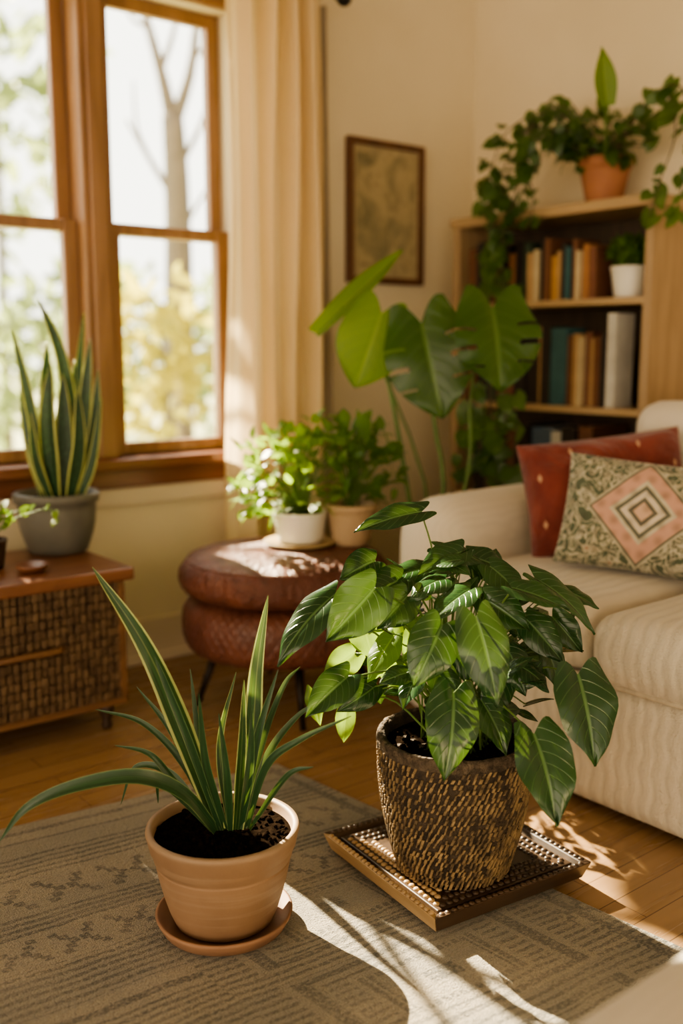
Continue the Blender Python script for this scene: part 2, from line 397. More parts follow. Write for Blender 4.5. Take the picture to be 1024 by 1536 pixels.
def strap(mb,pts,W,hint,n=22,fold=.35,peak=.4,tipp=2.5,basew=.45,mi=0,curl=0):
    ps=crv(pts,n); vs=[];uv=[]; us=(-1,-.55,0,.55,1)
    for i,p in enumerate(ps):
        v=i/(n-1); T=(ps[min(i+1,n-1)]-ps[max(i-1,0)]).normalized()
        s=T.cross(V(hint)).normalized(); N=s.cross(T).normalized()
        k=min(1,v/peak); w=W*(basew+(1-basew)*(k*k*(3-2*k)))*max(0,(1-v**tipp))**.85+.0004
        for u in us:
            vs.append(p+s*u*w+N*(abs(u)*fold*w)+N*curl*u*w); uv.append(((u+1)/2,v))
    c=len(us)
    mb.add(vs,[(i*c+k,i*c+k+1,(i+1)*c+k+1,(i+1)*c+k) for i in range(n-1) for k in range(c-1)],uv,mi)
def heart(mb,base,tip,w,nrm,lobe=.16,droop=.18,fold=.10,curl=.12,rows=10,cols=8,slits=(),mi=0,acc=1.1,wide=.3,rip=0):
    base=V(base);tip=V(tip); L=(tip-base).length; a=(tip-base)/L; s=a.cross(V(nrm))
    if s.length<1e-4: s=a.orthogonal()
    s.normalize(); n=s.cross(a).normalized(); vs=[];uv=[]; ph=random.random()*6
    for j in range(rows+1):
        v=j/rows
        hw=(.62+.38*math.sin(v/wide*PI/2)) if v<wide else max(0,math.cos((v-wide)/(1-wide)*PI/2))**acc
        hw*=w/2
        for i in range(cols+1):
            u=-1+2*i/cols; au=abs(u)
            y=v*L-lobe*L*math.sin(PI*au*.62)*(1-v)**3
            z=fold*w*au-curl*w*u*u+droop*L*(v*(1-v)*1.2-v*v*.25)
            if rip: z+=rip*w*math.sin(v*14+ph)*au*au
            vs.append(base+a*y+s*u*hw+n*z); uv.append(((u+1)/2,v))
    c=cols+1; fs=[]
    for j in range(rows):
        for i in range(cols):
            u=-1+2*(i+.5)/cols
            if (j in slits and u>.45) or ((j+2) in slits and u<-.5): continue
            fs.append((j*c+i,j*c+i+1,(j+1)*c+i+1,(j+1)*c+i))
    mb.add(vs,fs,uv,mi)
def rv(k=1): return V((random.uniform(-k,k),random.uniform(-k,k),random.uniform(-k,k)))
def smallleaf(mb,p,d,n,L,w): heart(mb,p,p+d.normalized()*L,w,n,.18,.2,.12,.1,4,4)
def bushy(lm,sm,root,c,r,n,L,rnd=.5,shell=.55,stem=True,down=.25):
    for i in range(n):
        while True:
            q=rv()
            if shell<q.length<1: break
        p=V(c)+V((q.x*r[0],q.y*r[1],q.z*r[2])); o=(p-V(root)).normalized()
        d=o*.7+rv(.6)-UP*down; nn=UP*.8+o*.4+rv(rnd)-FW*.25
        l=L*random.uniform(.65,1.2); smallleaf(lm,p,d,nn,l,l*.8)
        if stem and i%3==0:
            m=V(root).lerp(p,.5)+UP*.03; tube(sm,crv([V(root)+rv(.02)*1.0,m,p],6),.0022,.0012,5)
def disc(mb,cx,cy,r,z,seg=40,amp=.006,crumbs=0):
    vs=[(cx,cy,z)]; fs=[]; R=8
    for j in range(1,R+1):
        for i in range(seg):
            a=2*PI*i/seg; rr=r*j/R; vs.append((cx+rr*math.cos(a),cy+rr*math.sin(a),z+random.uniform(-amp,amp)*(j<R)))
    fs=[(0,1+i,1+(i+1)%seg) for i in range(seg)]
    fs+=[(1+j*seg+i,1+(j+1)*seg+i,1+(j+1)*seg+(i+1)%seg,1+j*seg+(i+1)%seg) for j in range(R-1) for i in range(seg)]
    mb.add(vs,fs)
    for k in range(crumbs):
        a=random.uniform(0,2*PI); rr=r*.95*math.sqrt(random.random()); q=random.uniform(.0022,.006)
        ball(mb,(cx+rr*math.cos(a),cy+rr*math.sin(a),z+random.uniform(-.001,.003)),(q*random.uniform(.8,1.5),q*random.uniform(.8,1.5),q),5,4)
def potprof(rb,rt,z0,z1,th=.008,rim=.006,rimh=.02,belly=0,inner=.03):
    pr=[(.001,z0),(rb*.92,z0),(rb,z0+.006)]
    for k in range(1,9):
        t=k/8; z=z0+.006+(z1-rimh-z0-.006)*t; pr.append((rb+(rt-rb)*t+belly*math.sin(PI*t),z))
    pr+=[(rt+rim,z1-rimh+.003),(rt+rim+.001,z1-.004),(rt+rim-.003,z1),(rt-th+.003,z1),(rt-th,z1-.004),(rt-th-.004,z1-inner),(.001,z1-inner-.002)]
    return pr
def pot(root,mat,x,y,rb,rt,z0,z1,soil=True,name='pot',**k):
    mb=MB(); lathe(mb,x,y,potprof(rb,rt,z0,z1,**k)); o=mb.build(name,mat,root)
    if soil:
        mb=MB(); disc(mb,x,y,rt-.012,z1-k.get('inner',.03)+.008); mb.build('soil',M['soil'],root,recalc=False)
    return o

# ---------------------------------------------------------------- setting
YW=3.0; XW=3.11
mb=MB(); box(mb,-4,XW+.15,-4,YW+.14,-.06,0); struct(mb.build('floor',M['floor'],smooth=False))
wx0,wx1,wz0,wz1=.94,1.955,.70,2.13
mb=MB(); box(mb,-4,wx0,YW,YW+.14,0,2.6); box(mb,wx1,XW+.15,YW,YW+.14,0,2.6); box(mb,wx0,wx1,YW,YW+.14,0,wz0); box(mb,wx0,wx1,YW,YW+.14,wz1,2.6)
struct(mb.build('wall_back',M['wall'],smooth=False))
mb=MB(); box(mb,XW,XW+.14,-4,YW,0,2.6); struct(mb.build('wall_right',M['wall'],smooth=False))
mb=MB(); box(mb,-4,XW+.15,-4,YW+.14,2.6,2.7); struct(mb.build('ceiling',M['ceil'],smooth=False))
mb=MB(); box(mb,-4,XW,YW-.018,YW-.0005,0.0005,.15); box(mb,-4,XW,YW-.026,YW-.0005,.0005,.03); struct(mb.build('baseboard_back',M['base'],smooth=False,bevel=.004))
mb=MB(); box(mb,XW-.018,XW-.0005,-4,YW-.03,.0005,.15); struct(mb.build('baseboard_right',M['base'],smooth=False,bevel=.004))
# window casing, sill and apron
mb=MB(); box(mb,1.405,1.50,YW-.028,YW+.10,wz0+.001,wz1-.001); box(mb,1.425,1.48,YW-.042,YW-.027,wz0+.001,wz1-.001)
struct(mb.build('trim_1',M['wwood'],smooth=False,bevel=.005))
mb=MB(); box(mb,.86,2.04,YW-.03,YW-.0005,wz1,wz1+.10); box(mb,.85,2.05,YW-.045,YW-.0005,wz1+.10,wz1+.13); struct(mb.build('trim_2',M['wwoodx'],smooth=False,bevel=.005))
mb=MB(); box(mb,1.956,2.03,YW-.028,YW-.0005,wz0,wz1); box(mb,.865,.939,YW-.028,YW-.0005,wz0,wz1); struct(mb.build('trim_3',M['wwood'],smooth=False,bevel=.005))
mb=MB(); box(mb,.84,2.06,YW-.085,YW+.10,wz0-.035,wz0); box(mb,.87,2.03,YW-.03,YW-.0005,wz0-.10,wz0-.036); struct(mb.build('trim_4',M['sill'],smooth=False,bevel=.006))
mb=MB(); box(mb,.86,2.04,YW-.02,YW-.0005,wz0-.16,wz0-.101); struct(mb.build('trim_5',M['base'],smooth=False,bevel=.005))
def window(name,x0,x1):
    root=bpy.data.objects.new(name,None); COL.objects.link(root); root.location=((x0+x1)/2,YW+.05,wz0); root['kind']='structure'; root.empty_display_size=.05
    st=.045
    for nm,z0,z1,y in (('lower_sash',wz0+.001,1.435,YW+.022),('upper_sash',1.40,wz1-.001,YW+.062)):
        m=MB(); box(m,x0,x0+st,y,y+.036,z0,z1); box(m,x1-st,x1,y,y+.036,z0,z1)
        box(m,x0+st,x1-st,y+.002,y+.034,z0,z0+(.04)); box(m,x0+st,x1-st,y+.002,y+.034,z1-(.04 if nm=='upper_sash' else .036),z1)
        s=m.build(nm,M['wwood'],root,smooth=False,bevel=.004)
        m=MB(); box(m,x0+st-.004,x1-st+.004,y+.016,y+.020,z0+.034,z1-.034); g=m.build('pane',M['glass'],s,smooth=False)
window('window_1',.942,1.403); window('window_2',1.502,1.953)

# ---------------------------------------------------------------- outdoors
mb=MB(); box(mb,-20,40,YW+.4,60,-.6,-.4); struct(mb.build('ground',M['lawn'],smooth=False))
def limb(m,pts,r0,r1,n=12): tube(m,crv(pts,n),r0,r1,9)
tb=at(268,640,9.0); gb=V((tb.x,tb.y,-.42))
root=thing('bare_tree','greyish tree trunk with thin forking branches outside the right window','tree',gb)
m=MB(); limb(m,[gb,tb,at(268,420,9),at(264,260,9),at(258,170,9)],.15,.09); m.build('trunk',M['bark'],root)
for pts,r in (([(258,180),(238,95),(205,-20)],.065),([(260,190),(287,100),(300,-30)],.06),([(262,300),(225,240),(190,180)],.032),([(264,260),(300,190),(318,130)],.028),([(240,110),(262,40),(270,-40)],.028),([(220,40),(200,30),(188,10)],.02),([(290,90),(312,60),(325,20)],.02),([(266,360),(300,300),(322,270)],.022),([(225,240),(205,190),(200,120)],.018)):
    m=MB(); limb(m,[at(a,b,9.0) for a,b in pts],r,r*.4,8); m.build('branch',M['bark'],root)
for c0,rr,nn in (((2.10,9.0,5.40),(.36,.5,.42),420),((1.45,9.0,4.42),(.36,.4,.20),150)):
    lm=MB()
    for i in range(nn):
        q=rv()
        while q.length>1: q=rv()
        p=V(c0)+V((q.x*rr[0],q.y*rr[1],q.z*rr[2])); smallleaf(lm,p,rv()+UP*.2,rv()+UP,random.uniform(.1,.18),.12)
    lm.build('sun_blocking_bough',M['out2'],root,recalc=False)  # unseen boughs added above the window line to block part of the sun
m=MB(); limb(m,[at(300,-30,9.0),V((3.7,8.4,4.9)),V((2.7,8.9,5.2)),V((2.0,9.0,5.4))],.03,.015,10); m.build('branch',M['bark'],root)  # this branch and the next are added to carry the sun-blocking boughs
m=MB(); limb(m,[V((2.7,8.9,5.2)),V((2.1,9.0,4.75)),V((1.4,9.0,4.42))],.02,.01,8); m.build('branch',M['bark'],root)
# unseen twiggy sapling added to stripe the sun through the left window
root=thing('sun_stripe_sapling','added unseen sapling whose fine twigs stripe the sun through the left window','tree',(1.28,4.6,-.41))
m=MB(); limb(m,[V((1.28,4.6,-.41)),V((1.30,4.62,.8)),V((1.24,4.6,2.0)),V((1.28,4.62,3.2))],.02,.01,14); m.build('trunk',M['bark'],root)
for (xa,za,xb,zb_) in ((1.27,1.45,.92,2.2),(1.25,1.6,1.55,2.4),(1.24,1.75,.98,2.45),(1.24,1.9,1.50,2.7),(1.25,2.05,1.0,2.8),(1.25,2.2,1.48,2.9),(1.26,2.4,1.02,3.05),(1.26,2.6,1.45,3.2)):
    m=MB(); limb(m,[V((xa,4.6,za)),V(((xa*.45+xb*.55),4.6,za*.55+zb_*.45-.03)),V((xb,4.62,zb_))],.011,.006,8); m.build('twig',M['bark'],root)
def outtree(name,label,cat,px,py,d,rx,rz,n,L,mat,trunk=True,group=None):
    c=at(px,py,d); g=V((c.x,c.y,-.42)); root=thing(name,label,cat,g,group=group)
    lm=MB(); sm=MB()
    for i in range(n):
        q=rv()
        while q.length>1: q=rv()
        p=c+V((q.x*rx,q.y*rx,q.z*rz)); smallleaf(lm,p,rv()+UP*.2,rv()+UP,L*random.uniform(.6,1.3),L*.7)
    lm.build('foliage',mat,root,recalc=False)
    tube(sm,crv([g,V((c.x+.05,c.y,c.z-rz*.4)),c+UP*rz*.5],8),.05*rx,.02*rx,7); sm.build('trunk',M['bark'],root)
outtree('garden_shrub','yellow-green garden shrub low outside the right window','shrub',240,540,7.6,.46,.66,240,.15,M['out1'])
outtree('garden_tree','pale tall leafy tree at the top left outside the left window','tree',-15,130,13,1.3,2.2,300,.28,M['out2'])
outtree('garden_shrub','pale green rounded shrub low outside the left window','shrub',60,540,12,1.2,1.0,300,.24,M['out2'])
outtree('garden_shrub','far pale green shrub behind the bare tree trunk','shrub',330,540,15,1.0,1.2,240,.26,M['out2'])
outtree('garden_shrub','far hazy shrub between the two windows outside','shrub',150,510,17,1.4,1.6,240,.30,M['out2'])

# ---------------------------------------------------------------- curtain + rod
def drape(name,x0,x1,yc,amp,nf,mat,label,z1=2.2):
    m=MB(); nx=200; nz=26; vs=[]
    for j in range(nz+1):
        z=.015+(z1-.015)*j/nz; k=1-j/nz
        for i in range(nx+1):
            t=i/nx; ph=2*PI*nf*(t+.02*math.sin(z*3+t*9))
            xx=x0+(x1-x0)*t+(t-.5)*.03*k*(1+math.sin(z*2))
            vs.append((xx,yc+amp*math.sin(ph)*(.8+.2*math.sin(z*2.5+t*5))+.3*amp*math.sin(ph*2+1),z))
    c=nx+1
    m.add(vs,[(j*c+i,j*c+i+1,(j+1)*c+i+1,(j+1)*c+i) for j in range(nz) for i in range(nx)])
    o=m.build(name,mat,origin=((x0+x1)/2,yc,0),recalc=False); tag(o,label,'curtain'); return o
drape('curtain',1.85,2.215,2.842,.044,4.5,M['curtain'],'long cream curtain in soft folds beside the right window')
drape('curtain',2.19,2.31,2.935,.016,3,M['sheer'],'narrow greyish curtain panel hanging behind the cream one')
root=thing('curtain_rod','black metal curtain rod with ball finial above the window','curtain rod',(1.6,2.845,2.22))
m=MB(); tube(m,[(.55,2.845,2.212),(2.285,2.845,2.212)],.009,.009,12); m.build('rod',M['rod'],root)
m=MB(); ball(m,(2.315,2.845,2.208),.027,14,10); ball(m,(2.285,2.845,2.212),(.008,.016,.016),12,8); m.build('finial',M['rod'],root)
m=MB(); box(m,2.24,2.252,2.85,2.998,2.208,2.222); box(m,2.232,2.26,2.99,2.9995,2.18,2.25); m.build('bracket',M['rod'],root,smooth=False)
# ---------------------------------------------------------------- picture
root=thing('framed_picture','thin brown frame with faded map-like print on cream wall','picture',(2.645,2.98,1.545))
x0,x1,z0,z1=2.444,2.822,1.285,1.805; fw=.024
m=MB(); box(m,x0,x0+fw,2.972,2.999,z0,z1); box(m,x1-fw,x1,2.972,2.999,z0,z1); box(m,x0+fw,x1-fw,2.972,2.999,z0,z0+fw); box(m,x0+fw,x1-fw,2.972,2.999,z1-fw,z1)
m.build('frame',M['frame'],root,smooth=False,bevel=.004)
m=MB(); box(m,x0+fw,x1-fw,2.985,2.996,z0+fw,z1-fw); m.build('mount',M['mat'],root,smooth=False)
m=MB(); box(m,x0+.045,x1-.045,2.982,2.9849,z0+.05,z1-.05); m.build('print',M['art'],root,smooth=False)

# ---------------------------------------------------------------- bookcase
bx0,bx1,by0,by1,bz=2.81,3.085,1.93,2.80,1.52
root=thing('bookcase','pale oak open bookcase standing in the room corner','bookcase',(2.95,2.36,0))
for a,b in ((by0,by0+.03),(by1-.03,by1)):
    m=MB(); box(m,bx0,bx1,a,b,.0005,bz-.035); m.build('side_panel',M['shelfz'],root,smooth=False,bevel=.003)
m=MB(); box(m,bx0-.012,bx1,by0-.012,by1+.012,bz-.035,bz); m.build('top',M['shelf'],root,smooth=False,bevel=.004)
SH=[.10,.50,.848,1.208]
for z in SH:
    m=MB(); box(m,bx0+.004,bx1-.012,by0+.03,by1-.03,z-.022,z); m.build('shelf',M['shelf'],root,smooth=False,bevel=.002)
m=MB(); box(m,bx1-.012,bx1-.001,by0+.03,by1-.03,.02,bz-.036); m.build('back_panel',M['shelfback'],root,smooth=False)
bm={}
def bookmat(c):
    if c not in bm: bm[c]=plain('book_cover_%d'%len(bm),c,tuple(k*.8 for k in c),15,.6,.1)
    return bm[c]
def book(y,t,h,d,z,c,label,group,lean=0):
    r=thing('book',label,'book',(2.84+random.uniform(-.012,.012),y,z+.0008),0,group); r.rotation_euler=(lean,0,0)
    m=MB(); box(m,0,.004,-t/2,t/2,0,h); box(m,.004,d,-t/2,-t/2+.0025,0,h); box(m,.004,d,t/2-.0025,t/2,0,h)
    if h>.15: box(m,-.0012,0,-t/2+.001,t/2-.001,h*.72,h*.76); box(m,-.0012,0,-t/2+.001,t/2-.001,h*.2,h*.23)
    m.build('cover',bookmat(c),r,smooth=False,local=True,bevel=.001)
    m=MB(); box(m,.005,d-.004,-t/2+.003,t/2-.003,.004,h-.004); m.build('pages',M['paper'],r,smooth=False,local=True)
DK=(.03,.022,.018);TAN=(.46,.29,.14);AMB=(.46,.25,.08);TEAL=(.045,.12,.13);BRN=(.16,.07,.035);WHT=(.62,.60,.54);ORG=(.38,.18,.08);GRN=(.04,.06,.035);BLU=(.10,.15,.22);CRM=(.55,.44,.27);RUS=(.20,.085,.05)
def row(y,z,lst,group,d=.19):
    for w,h,c,lab in lst:
        book(y-w/2,w-.0022,h,d,z,c,lab,group); y-=w
g1='books on the upper shelf'; g2='books on the middle shelf'; g3='books on the lower shelf'
row(2.748,SH[3],[(.04,.2,BRN,'brown book at the far left end of the upper shelf, behind the vine'),(.035,.22,DK,'black book beside the far left brown book on the upper shelf'),(.045,.19,GRN,'green book behind the trailing vine on the upper shelf'),(.04,.21,BRN,'brown book behind the trailing vine, right of the green upper-shelf book'),
 (.035,.2,DK,'black book right behind the edge of the trailing vine, upper shelf'),(.03,.17,ORG,'orange book at the edge of the trailing vine, upper shelf'),(.035,.21,DK,'black book left of the dark green upper-shelf book'),
 (.03,.205,GRN,'dark green book just left of the first tan upper-shelf book'),(.026,.165,TAN,'tan book between the dark green and cream upper-shelf books'),(.024,.175,CRM,'cream book between a tan book and a tall black book, upper shelf'),(.026,.215,DK,'tall black book right of the cream upper-shelf book'),(.026,.21,BRN,'dark brown book right of the tall black upper-shelf book'),(.024,.15,AMB,'short slim amber book on the upper shelf'),(.022,.165,TAN,'slim pale tan book right of the short amber book'),(.022,.19,DK,'thin black book left of the slim teal upper-shelf book'),(.02,.175,TEAL,'slim teal book on the upper shelf'),(.022,.20,BRN,'brown book right of the slim teal upper-shelf book'),(.02,.16,CRM,'slim cream book left of the orange-brown upper-shelf book'),(.026,.18,ORG,'orange-brown book second nearest the small white pot'),(.026,.17,RUS,'rust book nearest the small white pot on the upper shelf')],g1,.12)
row(2.745,SH[2],[(.05,.24,BRN,'brown book at the far left end of the middle shelf'),(.05,.26,DK,'black book behind the big leaf, left end of the middle shelf'),(.045,.23,GRN,'green book hidden partly by the big leaf on the middle shelf'),(.05,.25,BRN,'brown book left of the rust middle-shelf book'),(.04,.24,RUS,'rust book behind the big leaf on the middle shelf'),(.05,.25,DK,'black book right of the rust middle-shelf book'),
 (.055,.27,DK,'wide black book left of the slim tan book on the middle shelf'),(.024,.27,TAN,'slim tan book left of a black book on the middle shelf'),(.04,.275,DK,'black book just left of the wide teal book'),(.07,.265,TEAL,'wide teal book in the middle shelf row'),(.022,.24,BRN,'brown book just right of the wide teal book'),(.024,.245,TAN,'tan book right of the slim brown middle-shelf book'),(.022,.235,CRM,'cream book right of the tan middle-shelf book'),(.022,.25,RUS,'slim rust book right of the cream middle-shelf book'),(.022,.23,TAN,'slim tan book right of the slim rust middle-shelf book'),(.026,.235,BRN,'brown book left of a slim black book near the right end'),(.028,.25,DK,'slim black book beside the tall whitish book'),(.036,.31,WHT,'tall whitish book at the right end of the middle shelf')],g2,.10)
row(2.7,SH[1],[(.06,.25,DK,'black book at the left end of the lower shelf'),(.05,.23,BRN,'brown book second from left on the lower shelf'),(.05,.26,DK,'black book third from left on the lower shelf'),(.05,.27,BRN,'brown book fourth from left on the lower shelf'),(.06,.275,DK,'black book just left of the blue-grey lower-shelf book'),(.10,.265,BLU,'wide blue-grey book above the sofa arm, lower shelf'),(.05,.255,WHT,'pale book right of the blue-grey lower-shelf book'),(.06,.27,DK,'black book right of the pale lower-shelf book'),(.06,.28,BRN,'brown book at the right end of the lower shelf')],g3,.2)
# small white pot on the shelf
c=V((2.88,2.062,SH[3]+.0008)); root=thing('potted_plant','small white pot with dense round green plant on the bookcase shelf','potted plant',c)
pot(root,M['white_pot'],c.x,c.y,.048,.060,c.z,c.z+.10,rimh=.012,rim=.003,inner=.015)
lm=MB();sm=MB(); bushy(lm,sm,c+UP*.08,c+V((0,0,.145)),(.06,.07,.05),230,.03,shell=.3)
lm.build('foliage',M['leaf_bush2'],root,recalc=False); sm.build('stem',M['stem'],root)
# trailing plant on top
pc=V((2.95,onx(906,285,2.95).y,bz+.0008))
root=thing('trailing_plant','terracotta pot with long trailing vine on top of the bookcase','potted plant',pc)
pot(root,M['terra'],pc.x,pc.y,.060,.084,pc.z,pc.z+.155,rimh=.035,rim=.006)
lm=MB();sm=MB(); top=pc+UP*.14
bushy(lm,sm,top,pc+V((-.02,.0,.215)),(.12,.20,.09),110,.052,shell=.3,down=.4)
def strand(pts,n,L,spread,lm=lm,sm=sm,lp=.34):
    ps=crv(pts,n*2); tube(sm,ps,.003,.0018,5)
    for i in range(2,len(ps)):
        for k in range(2):
            if random.random()<lp:
                p=ps[i]+rv(spread); d=rv(1)-UP*.9-V((.5,0,0)); nn=V((-.8,-.4,.7))+rv(.7); l=L*random.uniform(.65,1.25); smallleaf(lm,p,d,nn,l,l*.85)
fx=2.755
X=lambda a,b,x=fx: onx(a,b,x)
strand([top,X(845,160,2.86),X(795,190,2.8),X(765,250),X(750,300)],20,.052,.035)
strand([top,X(850,175,2.86),X(800,215,2.78),X(780,270),X(755,340),X(738,400)],26,.05,.035)
strand([top,X(840,190,2.85),X(805,250,2.77),X(765,320),X(750,390),X(735,440)],28,.05,.035)
strand([top,X(850,150,2.9),X(800,170,2.82),X(755,205),X(733,270),X(728,300)],22,.05,.03)
strand([top,X(810,210,2.78),X(770,300),X(745,380),X(742,430)],24,.05,.045,lp=.45)
strand([top,X(800,190,2.80),X(745,280),X(735,350),X(755,410),X(748,470)],26,.05,.05,lp=.6)
strand([top,X(830,165,2.85),X(780,230),X(800,290),X(795,340)],16,.05,.025)
strand([top,X(960,165,2.9),X(1000,140,2.88),X(1012,200,2.8),X(990,270,2.78),X(972,330,2.77)],22,.05,.022)
strand([top,X(975,150,2.9),X(1020,130,2.9),X(1035,200,2.82),X(1022,280,2.8),X(1010,330,2.8)],22,.05,.025)
lm.build('foliage',M['leaf_pothos'],root,recalc=False); sm.build('vine',M['stembrown'],root)
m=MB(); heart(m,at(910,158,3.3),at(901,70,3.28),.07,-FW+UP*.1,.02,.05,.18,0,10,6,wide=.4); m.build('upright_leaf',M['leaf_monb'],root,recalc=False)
m=MB(); tube(m,crv([top-UP*.02,at(908,190,3.31),at(910,158,3.3)],6),.004,.003,6); m.build('leaf_stalk',M['stem'],root)

# ---------------------------------------------------------------- floor plants behind the sofa
mc=V((2.2,2.27,0)); root=thing('monstera_plant','tall plant with broad split leaves standing behind the sofa arm','potted plant',mc)
pot(root,M['tan_pot'],mc.x,mc.y,.09,.125,.0008,.25)
sb=mc+UP*.22
def bigleaf(b,t,d,w,nrm,mat,slits=(),dt=0,fold=.1,droop=.12,rip=0,lobe=.18,wide=.35,curl=.1):
    m=MB(); heart(m,at(*b,d),at(*t,d+dt),w,nrm,lobe,droop,fold,curl,44,20,slits,wide=wide,acc=.85,rip=rip)
    m.build('leaf',mat,root,recalc=False)
def petiole(pts,d,r=.006):
    m=MB(); tube(m,crv([sb+rv(.015)]+[at(a,b,dd) for a,b,dd in pts],12),r,r*.7,8); m.build('leaf_stalk',M['stem'],root)
petiole([(612,740,3.1),(590,610,3.1),(562,478,3.12)],3.1,.008)
petiole([(665,738,3.12),(652,640,3.12),(645,560,3.1),(640,500,3.06)],3.1,.007)
petiole([(700,720,3.1),(705,600,3.08),(720,500,3.05)],3.1)
petiole([(640,740,3.18),(575,560,3.18),(520,470,3.15),(478,495,3.1)],3.1,.005)
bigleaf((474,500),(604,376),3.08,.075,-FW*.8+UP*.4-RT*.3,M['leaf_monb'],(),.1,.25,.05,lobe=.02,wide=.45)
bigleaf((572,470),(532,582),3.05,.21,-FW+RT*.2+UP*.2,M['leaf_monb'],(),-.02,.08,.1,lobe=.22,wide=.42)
bigleaf((632,484),(664,628),3.0,.255,-FW*.9+UP*.4-RT*.2,M['leaf_mon'],(13,20,21,29),-.06,.13,.14,.03,wide=.42,lobe=.24)
bigleaf((738,462),(752,588),2.96,.255,-FW*.85+UP*.45+RT*.15,M['leaf_mon'],(15,22,23,31),-.08,.14,.18,.04,lobe=.26,wide=.42)
vc=V((2.52,2.28,0)); root=thing('climbing_vine','leafy dark green vine standing low in front of the bookcase','potted plant',vc)
pot(root,M['grey_pot'],vc.x,vc.y,.09,.11,.0008,.22)
lm=MB();sm=MB(); r0=vc+UP*.2
for a,b in ((712,600),(735,575),(760,590),(775,640),(720,660),(745,640),(700,690),(760,690),(785,700)):
    p=at(a,b,3.3); strand([r0+rv(.02),r0.lerp(p,.5)+UP*.05,p,p-UP*.08],9,.065,.035,lm,sm,.36)
lm.build('foliage',M['leaf_pothos'],root,recalc=False); sm.build('vine',M['stembrown'],root)

# ---------------------------------------------------------------- side table
tx0,tx1,ty0,ty1=.55,1.27,2.46,2.89
root=thing('side_table','low brown wooden table with woven dark front below left window','side table',(.91,2.67,0))
m=MB(); box(m,tx0,tx1,ty0,ty1,.425,.46); m.build('tabletop',M['tabletop'],root,smooth=False,bevel=.006)
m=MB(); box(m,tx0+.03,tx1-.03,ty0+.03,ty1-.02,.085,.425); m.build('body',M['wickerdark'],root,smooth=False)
m=MB(); nx=34; nz=13
for i in range(nx):
    for j in range(nz):
        x=tx0+.05+(tx1-tx0-.10)*i/(nx-1); z=.108+(.412-.108)*j/(nz-1)
        obox(m,(x+random.uniform(-.0015,.0015),ty0+.026-.004*((i+j)%2),z),V((.0078,0,.001)),V((0,.006,0)),V((0,0,.0118)))
m.build('woven_front',M['wicker'],root,bevel=.0025,smooth=False)
m=MB(); box(m,tx0+.022,tx1-.022,ty0+.02,ty1-.02,.075,.095); box(m,tx0+.022,tx0+.045,ty0+.018,ty0+.04,.095,.425); box(m,tx1-.045,tx1-.022,ty0+.018,ty0+.04,.095,.425); m.build('frame',M['handle'],root,smooth=False,bevel=.003)
m=MB(); tube(m,crv([(.86,ty0+.016,.265),(.88,ty0-.006,.268),(.96,ty0-.012,.27),(1.04,ty0-.006,.268),(1.06,ty0+.016,.265)],16),.009,.009,8); m.build('handle',M['handle'],root)
for x in (tx0+.06,tx1-.07):
    for y in (ty0+.06,ty1-.06):
        m=MB(); lathe(m,x,y,[(.012,.0008),(.016,.012),(.012,.025),(.02,.05),(.024,.075)],16); m.build('leg',M['darkwood'],root)
# snake plant
pc=onz(88,826,.4608); 
root=thing('snake_plant','snake plant with upright yellow-edged leaves in a grey pot on side table','potted plant',pc)
pot(root,M['grey_pot'],pc.x,pc.y,.085,.112,pc.z,pc.z+.175,rim=.010,rimh=.03,belly=.008)
d0=pc.dot(FW)
for k,(pts,w,dd) in enumerate([([(100,752),(106,640),(92,535),(57,447)],11.5,0),([(70,752),(46,610),(18,493)],8.5,-.05),([(82,752),(70,620),(70,513)],13,.05),([(85,752),(73,640),(76,545)],16,-.06),
    ([(108,752),(117,590),(126,468)],8,.06),([(114,752),(126,620),(135,508)],11.5,.02),([(120,752),(141,650),(147,555)],10,-.02),([(72,752),(47,670),(30,588)],9,.03),([(98,752),(97,650),(94,560)],14,-.04),([(118,752),(140,690),(152,598)],8.5,-.06),([(104,752),(118,670),(116,580)],11,-.07),([(78,752),(55,690),(46,620)],8,-.07),([(92,752),(108,640),(112,540)],9,.05),([(66,752),(40,650),(32,540)],7,.06)]):
    m=MB(); q=[at(a,b,d0+dd*(.5+.5*i/(len(pts)-1))) for i,(a,b) in enumerate(pts)]
    strap(m,q,w*d0/1531,-FW+RT*random.uniform(-.5,.5),20,.3,.35,3,.6); m.build('leaf',M['snake'],root,recalc=False,solid=.003)
# small things on the table
pc=onz(-14,852,.4608); root=thing('potted_plant','dark little pot with a green sprig at the left end of the side table','potted plant',pc)
pot(root,M['darkwood'],pc.x,pc.y,.035,.045,pc.z,pc.z+.08,rimh=.01,rim=.002,inner=.012)
lm=MB();sm=MB(); d1=pc.dot(FW); tt=pc+UP*.075
for pts in ([(0,795),(15,770),(45,765)],[(5,790),(20,778),(75,762),(84,780)],[(-20,770),(-30,740)],[(-5,780),(5,760)]):
    q=[tt]+[at(a,b,d1-.05) for a,b in pts]; tube(sm,crv(q,8),.002,.0012,5)
    for p in crv(q,8)[3:]: smallleaf(lm,p,rv()+RT*.5,UP-FW+rv(.4),.03,.02)
lm.build('foliage',M['leaf_bush'],root,recalc=False); sm.build('stem',M['stem'],root)
pc=onz(48,857,.4608); m=MB(); lathe(m,pc.x,pc.y,[(.001,pc.z),(.03,pc.z),(.042,pc.z+.014),(.045,pc.z+.02),(.042,pc.z+.02),(.03,pc.z+.008),(.001,pc.z+.007)],32)
tag(m.build('dish',M['tabletop'],origin=pc),'small brown dish on the side table in front of the grey pot','dish')

